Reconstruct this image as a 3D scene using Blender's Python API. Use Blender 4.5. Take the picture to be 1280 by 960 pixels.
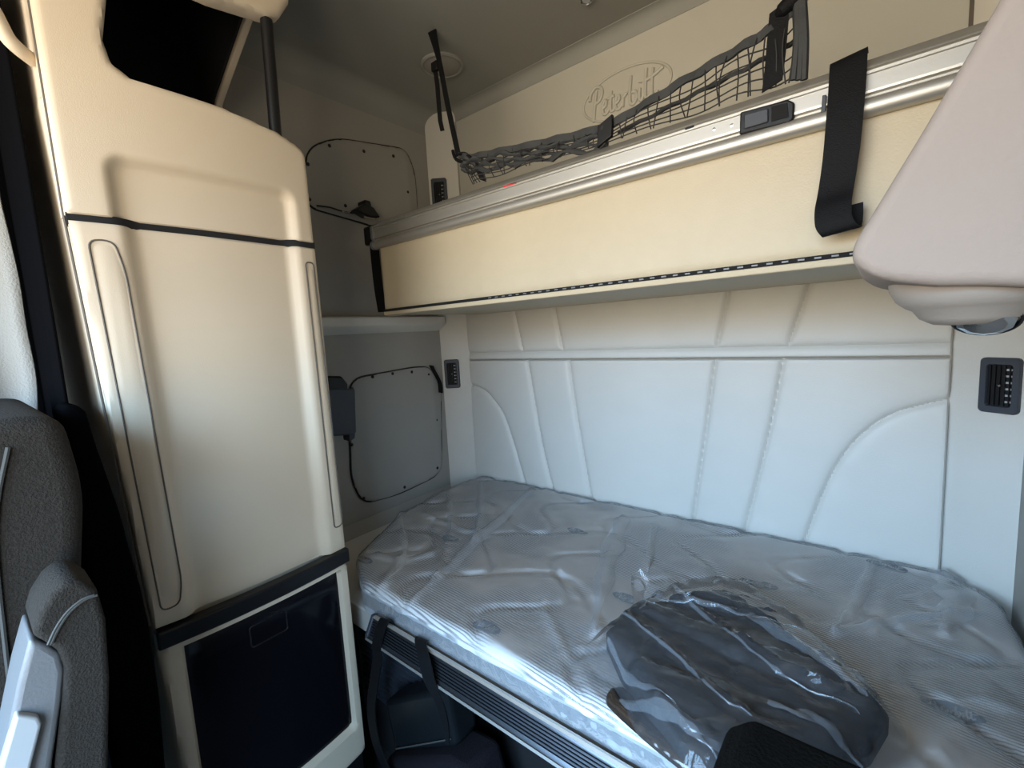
import bpy, bmesh, math, random
import numpy as np
from mathutils import Vector, Matrix, noise
random.seed(7)
S = bpy.context.scene
for o in list(bpy.data.objects): bpy.data.objects.remove(o)
C = S.collection

# ------------------------------------------------------------------ camera
FPX, PPX, PPY = 565.0, 640.0, 480.0
CAM = np.array([0.0, 0.0, 1.45])
def _d(x, y):
    a = np.array([(x-PPX)/FPX, -(y-PPY)/FPX, -1.0]); return a/np.linalg.norm(a)
_X = -_d(-60, 454); _Y = _d(1100, 390); _Y = _Y-_X*(_X@_Y); _Y /= np.linalg.norm(_Y); _Z = np.cross(_X, _Y)
ROT = np.array([_X, _Y, _Z])
cam = bpy.data.cameras.new('camera'); cam.sensor_width = 36; cam.lens = FPX/1280*36; cam.clip_start = .01
co = bpy.data.objects.new('camera', cam); C.objects.link(co)
m4 = Matrix([[*ROT[0], CAM[0]], [*ROT[1], CAM[1]], [*ROT[2], CAM[2]], [0, 0, 0, 1]])
co.matrix_world = m4
S.camera = co
def at(x, y, **k):
    """the place in the cab that lies in the plane X=, Y= or Z="""
    r = ROT @ np.array([(x-PPX)/FPX, -(y-PPY)/FPX, -1.0])
    (ax, v), = k.items(); i = 'XYZ'.index(ax)
    return Vector(CAM+r*((v-CAM[i])/r[i]))
def at2(pts, i, j, **k):
    return [(at(x, y, **k)[i], at(x, y, **k)[j]) for x, y in pts]

# ------------------------------------------------------------------ light
S.view_settings.view_transform = 'Standard'; S.view_settings.look = 'None'
S.view_settings.gamma = 1; S.view_settings.use_curve_mapping = False
S.view_settings.exposure = 0.4
W = bpy.data.worlds.new('daylight'); S.world = W; W.use_nodes = True
nt = W.node_tree; bg = nt.nodes['Background']
tc = nt.nodes.new('ShaderNodeTexCoord'); sx = nt.nodes.new('ShaderNodeSeparateXYZ'); cr = nt.nodes.new('ShaderNodeValToRGB')
mr = nt.nodes.new('ShaderNodeMapRange'); mr.inputs[1].default_value = -1; mr.inputs[2].default_value = 1
nt.links.new(tc.outputs['Generated'], sx.inputs[0]); nt.links.new(sx.outputs[2], mr.inputs[0]); nt.links.new(mr.outputs[0], cr.inputs[0])
e = cr.color_ramp.elements
e[0].position = .40; e[0].color = (.95, .80, .60, 1)
e[1].position = .64; e[1].color = (1.15, 1.90, 2.80, 1)
n = e.new(.49); n.color = (1.0, .86, .62, 1); n = e.new(.54); n.color = (1.0, .96, .90, 1)
nt.links.new(cr.outputs[0], bg.inputs[0]); bg.inputs[1].default_value = 7.0
W.cycles.sampling_method = 'AUTOMATIC'
def portal(name, loc, rot, sx_, sy_):
    l = bpy.data.lights.new(name, 'AREA'); l.shape = 'RECTANGLE'; l.size = sx_; l.size_y = sy_; l.cycles.is_portal = True
    o = bpy.data.objects.new(name, l); o.location = loc; o.rotation_euler = rot; C.objects.link(o)
portal('windshield_portal', (-.70, -1.31, 1.695), (math.pi/2, 0, 0), 1.75, 1.31)
portal('door_portal', (.30, -.82, 1.375), (0, math.pi/2, 0), 1.15, .72)

# ------------------------------------------------------------------ materials
def mat(name, col, rough=.6, metal=0, bump=0, bscale=200, var=0, vscale=8, spec=.5, sheen=0, coat=0):
    m = bpy.data.materials.new(name); m.use_nodes = True
    t = m.node_tree; p = t.nodes['Principled BSDF']
    p.inputs['Base Color'].default_value = (*col, 1); p.inputs['Roughness'].default_value = rough
    p.inputs['Metallic'].default_value = metal; p.inputs['Specular IOR Level'].default_value = spec
    p.inputs['Sheen Weight'].default_value = sheen; p.inputs['Coat Weight'].default_value = coat
    c = t.nodes.new('ShaderNodeTexCoord')
    if bump:
        nz = t.nodes.new('ShaderNodeTexNoise'); nz.inputs['Scale'].default_value = bscale; nz.inputs['Detail'].default_value = 3
        b = t.nodes.new('ShaderNodeBump'); b.inputs['Strength'].default_value = bump; b.inputs['Distance'].default_value = .002
        t.links.new(c.outputs['Object'], nz.inputs['Vector']); t.links.new(nz.outputs[0], b.inputs['Height']); t.links.new(b.outputs[0], p.inputs['Normal'])
    if var:
        nz = t.nodes.new('ShaderNodeTexNoise'); nz.inputs['Scale'].default_value = vscale; nz.inputs['Detail'].default_value = 4
        mx = t.nodes.new('ShaderNodeMix'); mx.data_type = 'RGBA'
        mx.inputs[6].default_value = (*[v*(1-var) for v in col], 1); mx.inputs[7].default_value = (*[min(1, v*(1+var)) for v in col], 1)
        t.links.new(c.outputs['Object'], nz.inputs['Vector']); t.links.new(nz.outputs[0], mx.inputs[0]); t.links.new(mx.outputs[2], p.inputs['Base Color'])
    return m
M = {}
M['beige'] = mat('beige_plastic', (.58, .485, .365), .58, bump=.12, bscale=500, var=.03)
M['groove'] = mat('groove_shade', (.10, .085, .07), .8)  # dark colour paints the shade inside seams and grooves
M['vinyl'] = mat('grey_beige_vinyl', (.58, .555, .505), .5, bump=.25, bscale=320, var=.03)
M['upper'] = mat('upper_trim_plastic', (.44, .425, .375), .55, bump=.2, bscale=350, var=.03)
M['wall'] = mat('shaded_trim_plastic', (.30, .285, .26), .6, bump=.2, bscale=350, var=.04)  # darkened to put the left wall's shade into the colour
M['hatch'] = mat('hatch_shaded_plastic', (.28, .27, .25), .55, bump=.15, bscale=300, var=.04)  # lowered along with the wall, shade painted into the plastic
M['head'] = mat('headliner_cloth', (.27, .27, .25), .95, bump=.4, bscale=600, var=.04)
M['bunk'] = mat('cream_vinyl', (.51, .43, .30), .5, bump=.3, bscale=300, var=.04, vscale=30)
M['bulk'] = mat('textured_beige_plastic', (.295, .24, .205), .75, bump=.4, bscale=140, var=.04)
M['lampshell'] = mat('brown_beige_lamp_plastic', (.30, .26, .225), .6, bump=.1, bscale=300)
M['black'] = mat('black_plastic', (.008, .008, .009), .4, bump=.1, bscale=300, spec=.3)
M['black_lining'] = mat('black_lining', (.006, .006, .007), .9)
M['glass_black'] = mat('black_gloss_door', (.004, .004, .006), .18, spec=.2)
M['web'] = mat('black_webbing', (.006, .006, .007), .6, bump=.6, bscale=500, spec=.15)
M['net'] = mat('black_net_cord', (.02, .02, .022), .7)
M['band'] = mat('charcoal_net_binding', (.030, .032, .034), .75, bump=.5, bscale=120, var=.3, vscale=40)
M['seat'] = mat('charcoal_seat_cloth', (.030, .026, .022), .95, bump=.9, bscale=420, var=.5, vscale=260, spec=.15)
M['seatblk'] = mat('black_seat_cloth', (.004, .0038, .0035), .95, bump=.5, bscale=420, spec=.05)
M['stitch'] = mat('grey_stitching', (.06, .06, .055), .8)
M['alu'] = mat('brushed_aluminium', (.50, .48, .44), .45, metal=.75, bump=.05, bscale=300)
M['alud'] = mat('dark_anodised_aluminium', (.10, .105, .115), .35, metal=.9)
M['steel'] = mat('bright_steel', (.75, .75, .75), .2, metal=1)
M['grey'] = mat('grey_armrest_plastic', (.15, .155, .16), .4, bump=.2, bscale=300)
M['lgrey'] = mat('pale_grey_plastic', (.40, .42, .43), .3)
M['slate'] = mat('slate_blue_plastic', (.035, .04, .052), .5)
M['curtain'] = mat('pale_curtain_cloth', (.33, .325, .30), .9, bump=.8, bscale=250)
M['bcurtain'] = mat('black_curtain_cloth', (.0035, .0035, .004), 1, spec=0)
M['floor'] = mat('black_rubber_floor', (.02, .02, .022), .8, bump=.6, bscale=120)
M['bag'] = mat('black_vinyl_bag', (.007, .009, .0105), .38, bump=.3, bscale=40)
M['carpet'] = mat('dark_carpet', (.012, .010, .013), 1, bump=1, bscale=400, var=.5, vscale=200, spec=.1)
M['cloth'] = mat('black_folded_cloth', (.014, .014, .016), .75, bump=.4, bscale=60, var=.2, vscale=20)
M['foil'] = mat('brown_black_film', (.035, .024, .018), .12, coat=.6)
M['red'] = mat('red_label', (.6, .03, .03), .5)
M['emb'] = mat('woven_emblem_grey', (.06, .06, .063), .8, bump=.5, bscale=400)
M['embl'] = mat('woven_lettering_pale', (.50, .50, .50), .8)
M['dash'] = mat('dashboard_grey', (.10, .10, .10), .8)

def plastic(name, haze, gloss, rough=.06, tint=(.85, .92, 1)):
    m = bpy.data.materials.new(name); m.use_nodes = True; t = m.node_tree; t.nodes.remove(t.nodes['Principled BSDF'])
    out = t.nodes['Material Output']
    tr = t.nodes.new('ShaderNodeBsdfTransparent'); tr.inputs[0].default_value = (.97, .97, .97, 1)
    df = t.nodes.new('ShaderNodeBsdfDiffuse'); df.inputs[0].default_value = (*tint, 1)
    gl = t.nodes.new('ShaderNodeBsdfGlossy'); gl.inputs['Roughness'].default_value = rough
    fr = t.nodes.new('ShaderNodeFresnel'); fr.inputs[0].default_value = 1.35
    c = t.nodes.new('ShaderNodeTexCoord'); nz = t.nodes.new('ShaderNodeTexNoise'); nz.inputs['Scale'].default_value = 28; nz.inputs['Detail'].default_value = 5; nz.inputs['Distortion'].default_value = 1.2
    b = t.nodes.new('ShaderNodeBump'); b.inputs['Strength'].default_value = .35; b.inputs['Distance'].default_value = .01
    t.links.new(c.outputs['Object'], nz.inputs['Vector']); t.links.new(nz.outputs[0], b.inputs['Height'])
    for s in (gl, df): t.links.new(b.outputs[0], s.inputs['Normal'])
    a = t.nodes.new('ShaderNodeMixShader'); a.inputs[0].default_value = haze
    t.links.new(tr.outputs[0], a.inputs[1]); t.links.new(df.outputs[0], a.inputs[2])
    mu = t.nodes.new('ShaderNodeMath'); mu.operation = 'MULTIPLY'; mu.inputs[1].default_value = gloss; mu.use_clamp = True
    t.links.new(fr.outputs[0], mu.inputs[0])
    d = t.nodes.new('ShaderNodeMixShader'); t.links.new(mu.outputs[0], d.inputs[0]); t.links.new(a.outputs[0], d.inputs[1]); t.links.new(gl.outputs[0], d.inputs[2])
    t.links.new(d.outputs[0], out.inputs[0]); return m
M['wrap'] = plastic('clear_mattress_film', .19, 1.0, .14)
M['bagfold'] = plastic('doubled_clear_film', .08, 1.4, .12)
M['skirt'] = plastic('bunched_clear_film', .15, .5, .16)
M['fold'] = plastic('folded_clear_film', .16, .8, .16)
M['bagfilm'] = plastic('clear_bag_film', .035, 1.3, .10, (.9, .93, 1))

def mattress_mat():
    m = bpy.data.materials.new('ribbed_mattress_ticking'); m.use_nodes = True; t = m.node_tree; p = t.nodes['Principled BSDF']
    c = t.nodes.new('ShaderNodeTexCoord'); mp = t.nodes.new('ShaderNodeMapping'); mp.inputs['Rotation'].default_value = (0, 0, math.radians(4))
    t.links.new(c.outputs['Object'], mp.inputs[0])
    w = t.nodes.new('ShaderNodeTexWave'); w.wave_type = 'BANDS'; w.bands_direction = 'Y'; w.inputs['Scale'].default_value = 43; w.inputs['Distortion'].default_value = .6; w.inputs['Detail'].default_value = 1; w.inputs['Detail Scale'].default_value = .4
    t.links.new(mp.outputs[0], w.inputs['Vector'])
    nz = t.nodes.new('ShaderNodeTexNoise'); nz.inputs['Scale'].default_value = 4.5; nz.inputs['Detail'].default_value = 2
    t.links.new(c.outputs['Object'], nz.inputs['Vector'])
    r = t.nodes.new('ShaderNodeValToRGB'); r.color_ramp.elements[0].position = .40; r.color_ramp.elements[1].position = .54
    t.links.new(nz.outputs[0], r.inputs[0])
    mu = t.nodes.new('ShaderNodeMath'); mu.operation = 'MULTIPLY'; r2 = t.nodes.new('ShaderNodeValToRGB'); r2.color_ramp.elements[0].position = .45; r2.color_ramp.elements[1].position = .85; t.links.new(w.outputs['Fac'], r2.inputs[0]); t.links.new(r2.outputs[0], mu.inputs[0]); t.links.new(r.outputs[0], mu.inputs[1])
    mx = t.nodes.new('ShaderNodeMix'); mx.data_type = 'RGBA'; mx.inputs[6].default_value = (.86, .85, .83, 1); mx.inputs[7].default_value = (.20, .18, .165, 1)
    t.links.new(mu.outputs[0], mx.inputs[0])
    t.links.new(mx.outputs[2], p.inputs['Base Color']); p.inputs['Roughness'].default_value = .9
    b = t.nodes.new('ShaderNodeBump'); b.inputs['Strength'].default_value = .5; b.inputs['Distance'].default_value = .003; b.invert = True
    t.links.new(mu.outputs[0], b.inputs['Height']); t.links.new(b.outputs[0], p.inputs['Normal'])
    return m
M['tick'] = mattress_mat()
M['border'] = mat('white_mattress_border', (.44, .46, .48), .8, bump=.3, bscale=200)

# ------------------------------------------------------------------ helpers
def tag(o, label, cat, group=None):
    o['label'] = label; o['category'] = cat
    if group: o['group'] = group
    return o
def thing(name, label, cat, loc, group=None):
    o = bpy.data.objects.new(name, None); C.objects.link(o); o.location = loc; o.empty_display_size = .05
    return tag(o, label, cat, group)
def link(name, me, m, parent=None, smooth=35, bevel=0, seg=3, subsurf=0):
    o = bpy.data.objects.new(name, me); C.objects.link(o)
    if m is not None and not me.materials: me.materials.append(M[m] if isinstance(m, str) else m)
    if smooth is not None:
        for p in me.polygons: p.use_smooth = True
        me.set_sharp_from_angle(angle=math.radians(smooth))
    if bevel:
        b = o.modifiers.new('bevel', 'BEVEL'); b.width = bevel; b.segments = seg; b.limit_method = 'ANGLE'; b.angle_limit = math.radians(30); b.harden_normals = False
    if subsurf:
        s = o.modifiers.new('sub', 'SUBSURF'); s.levels = subsurf; s.render_levels = subsurf
    if parent is not None:
        o.parent = parent
        if parent.type == 'EMPTY': o.matrix_parent_inverse = Matrix.Translation(-Vector(parent.location))
    return o
def struct(o): o['kind'] = 'structure'; return o
class MB:
    def __init__(s): s.bm = bmesh.new()
    def box(s, x0, x1, y0, y1, z0, z1):
        v = [s.bm.verts.new(p) for p in ((x0,y0,z0),(x1,y0,z0),(x1,y1,z0),(x0,y1,z0),(x0,y0,z1),(x1,y0,z1),(x1,y1,z1),(x0,y1,z1))]
        for f in ((3,2,1,0),(4,5,6,7),(0,1,5,4),(1,2,6,5),(2,3,7,6),(3,0,4,7)): s.bm.faces.new([v[i] for i in f])
        return s
    def prism(s, poly, fn, w0, w1):
        a = [s.bm.verts.new(fn(u, v, w0)) for u, v in poly]; b = [s.bm.verts.new(fn(u, v, w1)) for u, v in poly]
        s.bm.faces.new(a); s.bm.faces.new(b[::-1]); n_ = len(poly)
        for i in range(n_): s.bm.faces.new((a[i], b[i], b[(i+1) % n_], a[(i+1) % n_]))
        return s
    def tube(s, pts, r, n_=8, closed=False):
        pts = [Vector(p) for p in pts]; rings = []; L = len(pts); up = None
        for i, p in enumerate(pts):
            if closed: t = pts[(i+1) % L]-pts[i-1]
            else: t = pts[min(i+1, L-1)]-pts[max(i-1, 0)]
            t.normalize()
            if up is None: up = Vector((0, 0, 1)) if abs(t.z) < .9 else Vector((1, 0, 0))
            a = (up-t*up.dot(t)).normalized(); b = t.cross(a); up = a
            rr = r[i] if hasattr(r, '__len__') else r
            rings.append([s.bm.verts.new(p+a*rr*math.cos(2*math.pi*k/n_)+b*rr*math.sin(2*math.pi*k/n_)) for k in range(n_)])
        for i in range(L if closed else L-1):
            A = rings[i]; B = rings[(i+1) % L]
            for k in range(n_): s.bm.faces.new((A[k], A[(k+1) % n_], B[(k+1) % n_], B[k]))
        if not closed: s.bm.faces.new(rings[0][::-1]); s.bm.faces.new(rings[-1])
        return s
    def ribbon(s, pts, widths, th=.0025):
        """pts: list of centre points; widths: list of half-width vectors"""
        pts = [Vector(p) for p in pts]; L = len(pts); R = []
        for i, p in enumerate(pts):
            w = Vector(widths[i] if isinstance(widths, list) else widths)
            t = (pts[min(i+1, L-1)]-pts[max(i-1, 0)]).normalized(); nn = t.cross(w).normalized()*th/2
            R.append([s.bm.verts.new(q) for q in (p-w-nn, p+w-nn, p+w+nn, p-w+nn)])
        for i in range(L-1):
            for k in range(4): s.bm.faces.new((R[i][k], R[i][(k+1) % 4], R[i+1][(k+1) % 4], R[i+1][k]))
        s.bm.faces.new(R[0][::-1]); s.bm.faces.new(R[-1]); return s
    def lathe(s, prof, org, ax, n_=32):
        org = Vector(org); ax = Vector(ax).normalized(); a = ax.orthogonal().normalized(); b = ax.cross(a); rings = []
        for r, h in prof: rings.append([s.bm.verts.new(org+ax*h+(a*math.cos(2*math.pi*k/n_)+b*math.sin(2*math.pi*k/n_))*max(r, 1e-4)) for k in range(n_)])
        for A, B in zip(rings, rings[1:]):
            for k in range(n_): s.bm.faces.new((A[k], A[(k+1) % n_], B[(k+1) % n_], B[k]))
        s.bm.faces.new(rings[0][::-1]); s.bm.faces.new(rings[-1]); return s
    def mesh(s, name):
        bmesh.ops.recalc_face_normals(s.bm, faces=s.bm.faces[:])
        me = bpy.data.meshes.new(name); s.bm.to_mesh(me); s.bm.free(); return me
    def build(s, name, m, parent=None, **k): return link(name, s.mesh(name), m, parent, **k)
def smooth_path(pts, n_=6, closed=False):
    P = [Vector(p) for p in pts]; L = len(P); out = []
    for i in range(L if closed else L-1):
        g = (lambda k: P[k % L]) if closed else (lambda k: P[max(0, min(L-1, k))])
        p0, p1, p2, p3 = g(i-1), g(i), g(i+1), g(i+2)
        for k in range(n_):
            t = k/n_; out.append(.5*((2*p1)+(p2-p0)*t+(2*p0-5*p1+4*p2-p3)*t*t+(3*p1-p0-3*p2+p3)*t**3))
    if not closed: out.append(P[-1])
    return out
def rrect(u0, u1, v0, v1, r, n_=6):
    rs = r if hasattr(r, '__len__') else (r,)*4; out = []
    for (cu, cv, a0), rr in zip(((u1, v1, 0), (u0, v1, 90), (u0, v0, 180), (u1, v0, 270)), rs):
        su = -1 if cu == u1 else 1; sv = -1 if cv == v1 else 1
        for k in range(n_+1):
            a = math.radians(a0+90*k/n_); out.append((cu+su*rr+rr*math.cos(a), cv+sv*rr+rr*math.sin(a)))
    return out
def round_poly(poly, r, n_=5):
    out = []; L = len(poly)
    for i in range(L):
        p = Vector(poly[i]); a = Vector(poly[i-1])-p; b = Vector(poly[(i+1) % L])-p
        rr = min(r, a.length*.45, b.length*.45); A = p+a.normalized()*rr; B = p+b.normalized()*rr
        for k in range(n_+1):
            t = k/n_; q = A*(1-t)**2+p*2*t*(1-t)+B*t*t; out.append((q.x, q.y))
    return out
def seg_dist(P, a, b):
    a = np.array(a); b = np.array(b); d = b-a; t = np.clip(((P-a)@d)/max(d@d, 1e-12), 0, 1); return np.linalg.norm(P-(a+t[:, None]*d), axis=1)
def line_dist(P, line, closed=False):
    L = len(line); r = np.full(len(P), 9.0)
    for i in range(L if closed else L-1): r = np.minimum(r, seg_dist(P, line[i], line[(i+1) % L]))
    return r
def sheet(poly, fn, res, disp=None, thick=.02, edge=0, offset=0):
    """a polygon in (u,v), cut to a grid, pushed out by disp(P) along w and given a back: a solid moulded panel"""
    bm = bmesh.new(); vs = [bm.verts.new((u, v, 0)) for u, v in poly]; bm.faces.new(vs)
    us = [p[0] for p in poly]; vv = [p[1] for p in poly]
    ru, rv = res if hasattr(res, '__len__') else (res, res)
    for k in np.arange(min(us)+ru, max(us)-1e-5, ru): bmesh.ops.bisect_plane(bm, geom=bm.verts[:]+bm.edges[:]+bm.faces[:], plane_co=(k, 0, 0), plane_no=(1, 0, 0), dist=1e-6)
    for k in np.arange(min(vv)+rv, max(vv)-1e-5, rv): bmesh.ops.bisect_plane(bm, geom=bm.verts[:]+bm.edges[:]+bm.faces[:], plane_co=(0, k, 0), plane_no=(0, 1, 0), dist=1e-6)
    bm.verts.ensure_lookup_table()
    P = np.array([(v.co.x, v.co.y) for v in bm.verts]); w = disp(P) if disp else np.zeros(len(P))
    if edge:
        d = np.clip(line_dist(P, poly, True), 0, edge); w = w-(edge-np.sqrt(np.maximum(0, edge**2-(edge-d)**2)))
    back = {}
    loops = [e_ for e_ in bm.edges if e_.is_boundary]; bv = set(v for e_ in loops for v in e_.verts)
    coords = {v: (v.co.x, v.co.y) for v in bv}
    faces = bm.faces[:]
    for i, v in enumerate(bm.verts): v.co = fn(P[i, 0], P[i, 1], w[i]+offset)
    bm.verts.index_update()
    if thick:
        for v in list(bv): back[v] = bm.verts.new(fn(*coords[v], -thick+offset))
        for e_ in loops: bm.faces.new((e_.verts[0], e_.verts[1], back[e_.verts[1]], back[e_.verts[0]]))
        # closed back along the outline
        order = []; start = loops[0].verts[0]; cur = start; prev = None; le = set(loops)
        while True:
            order.append(back[cur]); nxt = None
            for e_ in cur.link_edges:
                if e_ in le and e_.other_vert(cur) != prev: nxt = e_.other_vert(cur); break
            prev, cur = cur, nxt
            if cur is None or cur == start: break
        try: bm.faces.new(order)
        except Exception: pass
    bmesh.ops.recalc_face_normals(bm, faces=bm.faces[:])
    me = bpy.data.meshes.new('sheet'); bm.to_mesh(me); bm.free(); return me
def grid_panel(u0, u1, v0, v1, res, fn, disp, edge, thick):
    nu = int((u1-u0)/res); nv = int((v1-v0)/res); U, V = np.meshgrid(np.linspace(u0, u1, nu+1), np.linspace(v0, v1, nv+1), indexing='ij')
    P = np.c_[U.ravel(), V.ravel()]; w = disp(P); d = np.minimum(np.minimum(P[:, 0]-u0, u1-P[:, 0]), np.minimum(P[:, 1]-v0, v1-P[:, 1])); d = np.clip(d, 0, edge)
    w = w-(edge-np.sqrt(np.maximum(0, edge**2-(edge-d)**2)))
    verts = [fn(a, b_, c__) for (a, b_), c__ in zip(P, w)]; ix = lambda i_, j_: i_*(nv+1)+j_
    faces = [(ix(i_, j_), ix(i_+1, j_), ix(i_+1, j_+1), ix(i_, j_+1)) for i_ in range(nu) for j_ in range(nv)]
    rim = [ix(i_, 0) for i_ in range(nu)]+[ix(nu, j_) for j_ in range(nv)]+[ix(i_, nv) for i_ in range(nu, 0, -1)]+[ix(0, j_) for j_ in range(nv, 0, -1)]
    base = len(verts); verts += [fn(P[k, 0], P[k, 1], -thick) for k in rim]; L = len(rim)
    faces += [(rim[k], base+k, base+(k+1) % L, rim[(k+1) % L]) for k in range(L)]+[tuple(base+k for k in range(L))]
    me = bpy.data.meshes.new('panel'); me.from_pydata([tuple(v) for v in verts], [], faces); me.update()
    bm = bmesh.new(); bm.from_mesh(me); bmesh.ops.recalc_face_normals(bm, faces=bm.faces[:]); bm.to_mesh(me); bm.free(); return me
fX = lambda X: (lambda u, v, w: Vector((X+w, u, v)))           # face looking to +X : u=Y v=Z
fY = lambda Y: (lambda u, v, w: Vector((u, Y-w, v)))           # face looking to -Y : u=X v=Z
fZ = lambda Z: (lambda u, v, w: Vector((u, v, Z+w)))           # face looking up    : u=X v=Y
def nz(P, s, seed=0): return np.array([noise.noise(Vector((p[0]*s+seed, p[1]*s-seed, seed*.37))) for p in P])

LETTERS = [  # pen strokes of the script lettering, drawn on a unit line
 [(.55,-.25),(.62,.5),(.80,1.3),(.95,1.95)], [(.15,1.35),(.30,1.85),(.85,2.2),(1.45,2.05),(1.6,1.6),(1.25,1.15),(.78,1.05)],
 [(1.55,.5),(1.95,.62),(2.02,.92),(1.80,.98),(1.58,.55),(1.66,.12),(2.0,.05),(2.35,.35)],
 [(2.62,1.5),(2.50,.7),(2.52,.15),(2.80,.1),(3.0,.35)], [(2.25,1.05),(2.95,1.12)],
 [(3.0,.5),(3.40,.62),(3.46,.92),(3.24,.98),(3.04,.55),(3.12,.12),(3.46,.05),(3.8,.4)],
 [(3.82,.05),(3.88,.6),(3.92,.95),(3.98,.75),(4.25,.95),(4.40,.85)],
 [(4.75,2.0),(4.62,1.0),(4.62,.2),(4.95,.02),(5.3,.35),(5.2,.8),(4.85,.85)],
 [(5.65,.9),(5.58,.3),(5.78,.05),(6.0,.3)], [(5.68,1.25),(5.72,1.32)],
 [(6.35,2.05),(6.22,1.0),(6.22,.2),(6.45,.05),(6.65,.3)],
 [(7.0,1.9),(6.86,.9),(6.88,.15),(7.15,.05),(7.4,.35)], [(6.35,1.28),(7.1,1.42),(8.0,1.72)]]
def script(mb, fn, hw, hh, r, w=0, n_=5):
    for st in LETTERS:
        q = smooth_path([((a-4.05)/4.05*hw, (b-1.0)/1.1*hh, 0) for a, b in st], 4)
        mb.tube([fn(p.x, p.y, w) for p in q], r, n_)
def oval(hw, hh, n_=40): return [(hw*math.cos(2*math.pi*k/n_), hh*math.sin(2*math.pi*k/n_)) for k in range(n_)]

# ------------------------------------------------------------------ the cab shell
XL, XR, YB, ZC = -1.68, .268, 1.605, 2.485
CL, CR = -1.56, .148          # where the back wall ends and the canted corners begin
YC = 1.52                     # where the canted corners meet the side walls
def wallstrip(name, p, q, z0, z1, m, th=.04):
    p = Vector((*p, 0)); q = Vector((*q, 0)); d = (q-p).normalized(); nn = Vector((d.y, -d.x, 0))  # outward is to the right of p->q
    b = MB(); P = [p, q, q+nn*th, p+nn*th]
    b.prism([(v.x, v.y) for v in P], lambda u, v, w: Vector((u, v, w)), z0, z1)
    return struct(b.build(name, m))
struct(MB().box(-1.8, .4, -1.4, 1.75, -.05, 0).build('floor', 'floor'))
cv = MB(); prof = [(XL-.05, ZC-.10), (XL, ZC-.10)]+[(XL+.07-.07*math.cos(a), ZC-.07+.07*math.sin(a)) for a in np.linspace(0, math.pi/2, 7)]
prof += [(XR-.07+.07*math.sin(a), ZC-.07+.07*math.cos(a)) for a in np.linspace(0, math.pi/2, 7)]+[(XR, ZC-.10), (XR+.05, ZC-.10), (XR+.05, ZC+.06), (XL-.05, ZC+.06)]
cv.prism(prof, lambda u, v, w: Vector((u, w, v)), -1.4, 1.72); struct(cv.build('ceiling', 'head', smooth=25))
# left wall with its side window opening, seen by nobody but the light
wl = MB()
wl.box(XL-.04, XL, -.15, YC, 0, ZC-.10).box(XL-.04, XL, -.55, -.15, 1.2, 1.85).box(XL-.04, XL, -1.36, -1.0, 0, ZC-.10).box(XL-.04, XL, -1.0, -.15, 0, 1.2).box(XL-.04, XL, -1.0, -.15, 1.85, ZC-.10)
struct(wl.build('wall_left', 'wall'))
wallstrip('wall_left_corner', (CL, YB), (XL, YC), 0, ZC, 'vinyl')
struct(MB().box(CL-.03, CR+.03, YB, YB+.05, 0, ZC).build('wall_back', 'upper'))
wallstrip('wall_right_corner', (XR, YC), (CR, YB), 0, ZC, 'vinyl')
struct(MB().box(XR, XR+.04, .12, YC, 0, ZC-.10).box(XR, XR+.04, -1.36, .12, 1.95, ZC-.10).box(XR, XR+.04, -1.36, .12, 0, .80).box(XR, XR+.04, -1.36, -1.18, .80, 1.95).box(XR, XR+.04, -.46, .12, .80, 1.95).build('wall_right', 'wall'))  # unseen window opening sized for the light it throws on the cabinet
struct(MB().box(XL, XR, -1.36, -1.32, 0, 1.05).box(XL, XR, -1.36, -1.32, 2.35, ZC-.03).box(XL, XL+.12, -1.36, -1.32, 1.05, 2.35).box(XR-.12, XR, -1.36, -1.32, 1.05, 2.35).build('wall_front', 'dash'))  # unseen windshield opening made taller so more sky light reaches the bed
# soft cove between ceiling and back wall
pr = [(YB, ZC-.05), (YB-.002, ZC-.05)]+[(YB-.04+.038*math.cos(a), ZC-.04+.038*math.sin(a)) for a in np.linspace(0, math.pi/2, 8)]+[(YB-.04, ZC+.002), (YB, ZC+.002)]
struct(MB().prism(pr, lambda u, v, w: Vector((w, u, v)), CL, CR).build('trim_1', 'head', smooth=25))
# ledge along the left wall, and the sill under the lower hatch
struct(MB().prism([(XL, 1.475), (XL+.035, 1.495), (XL+.055, 1.51), (XL+.055, 1.545), (XL, 1.552)], lambda u, v, w: Vector((u, w, v)), .612, 1.515).build('trim_2', 'vinyl', bevel=.006))
struct(MB().prism([(XL, .58), (XL+.06, .60), (XL+.055, .655), (XL, .70)], lambda u, v, w: Vector((u, w, v)), .612, 1.515).build('trim_3', 'wall', bevel=.006))
# moulded joint lines where the canted corner panels meet the upper back wall
struct(MB().box(CR-.004, CR+.004, YB-.004, YB+.004, 1.62, ZC-.05).build('trim_4', 'groove'))
struct(MB().box(CL-.004, CL+.003, YB-.003, YB+.004, 1.62, ZC-.05).build('trim_5', 'wall'))

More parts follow.
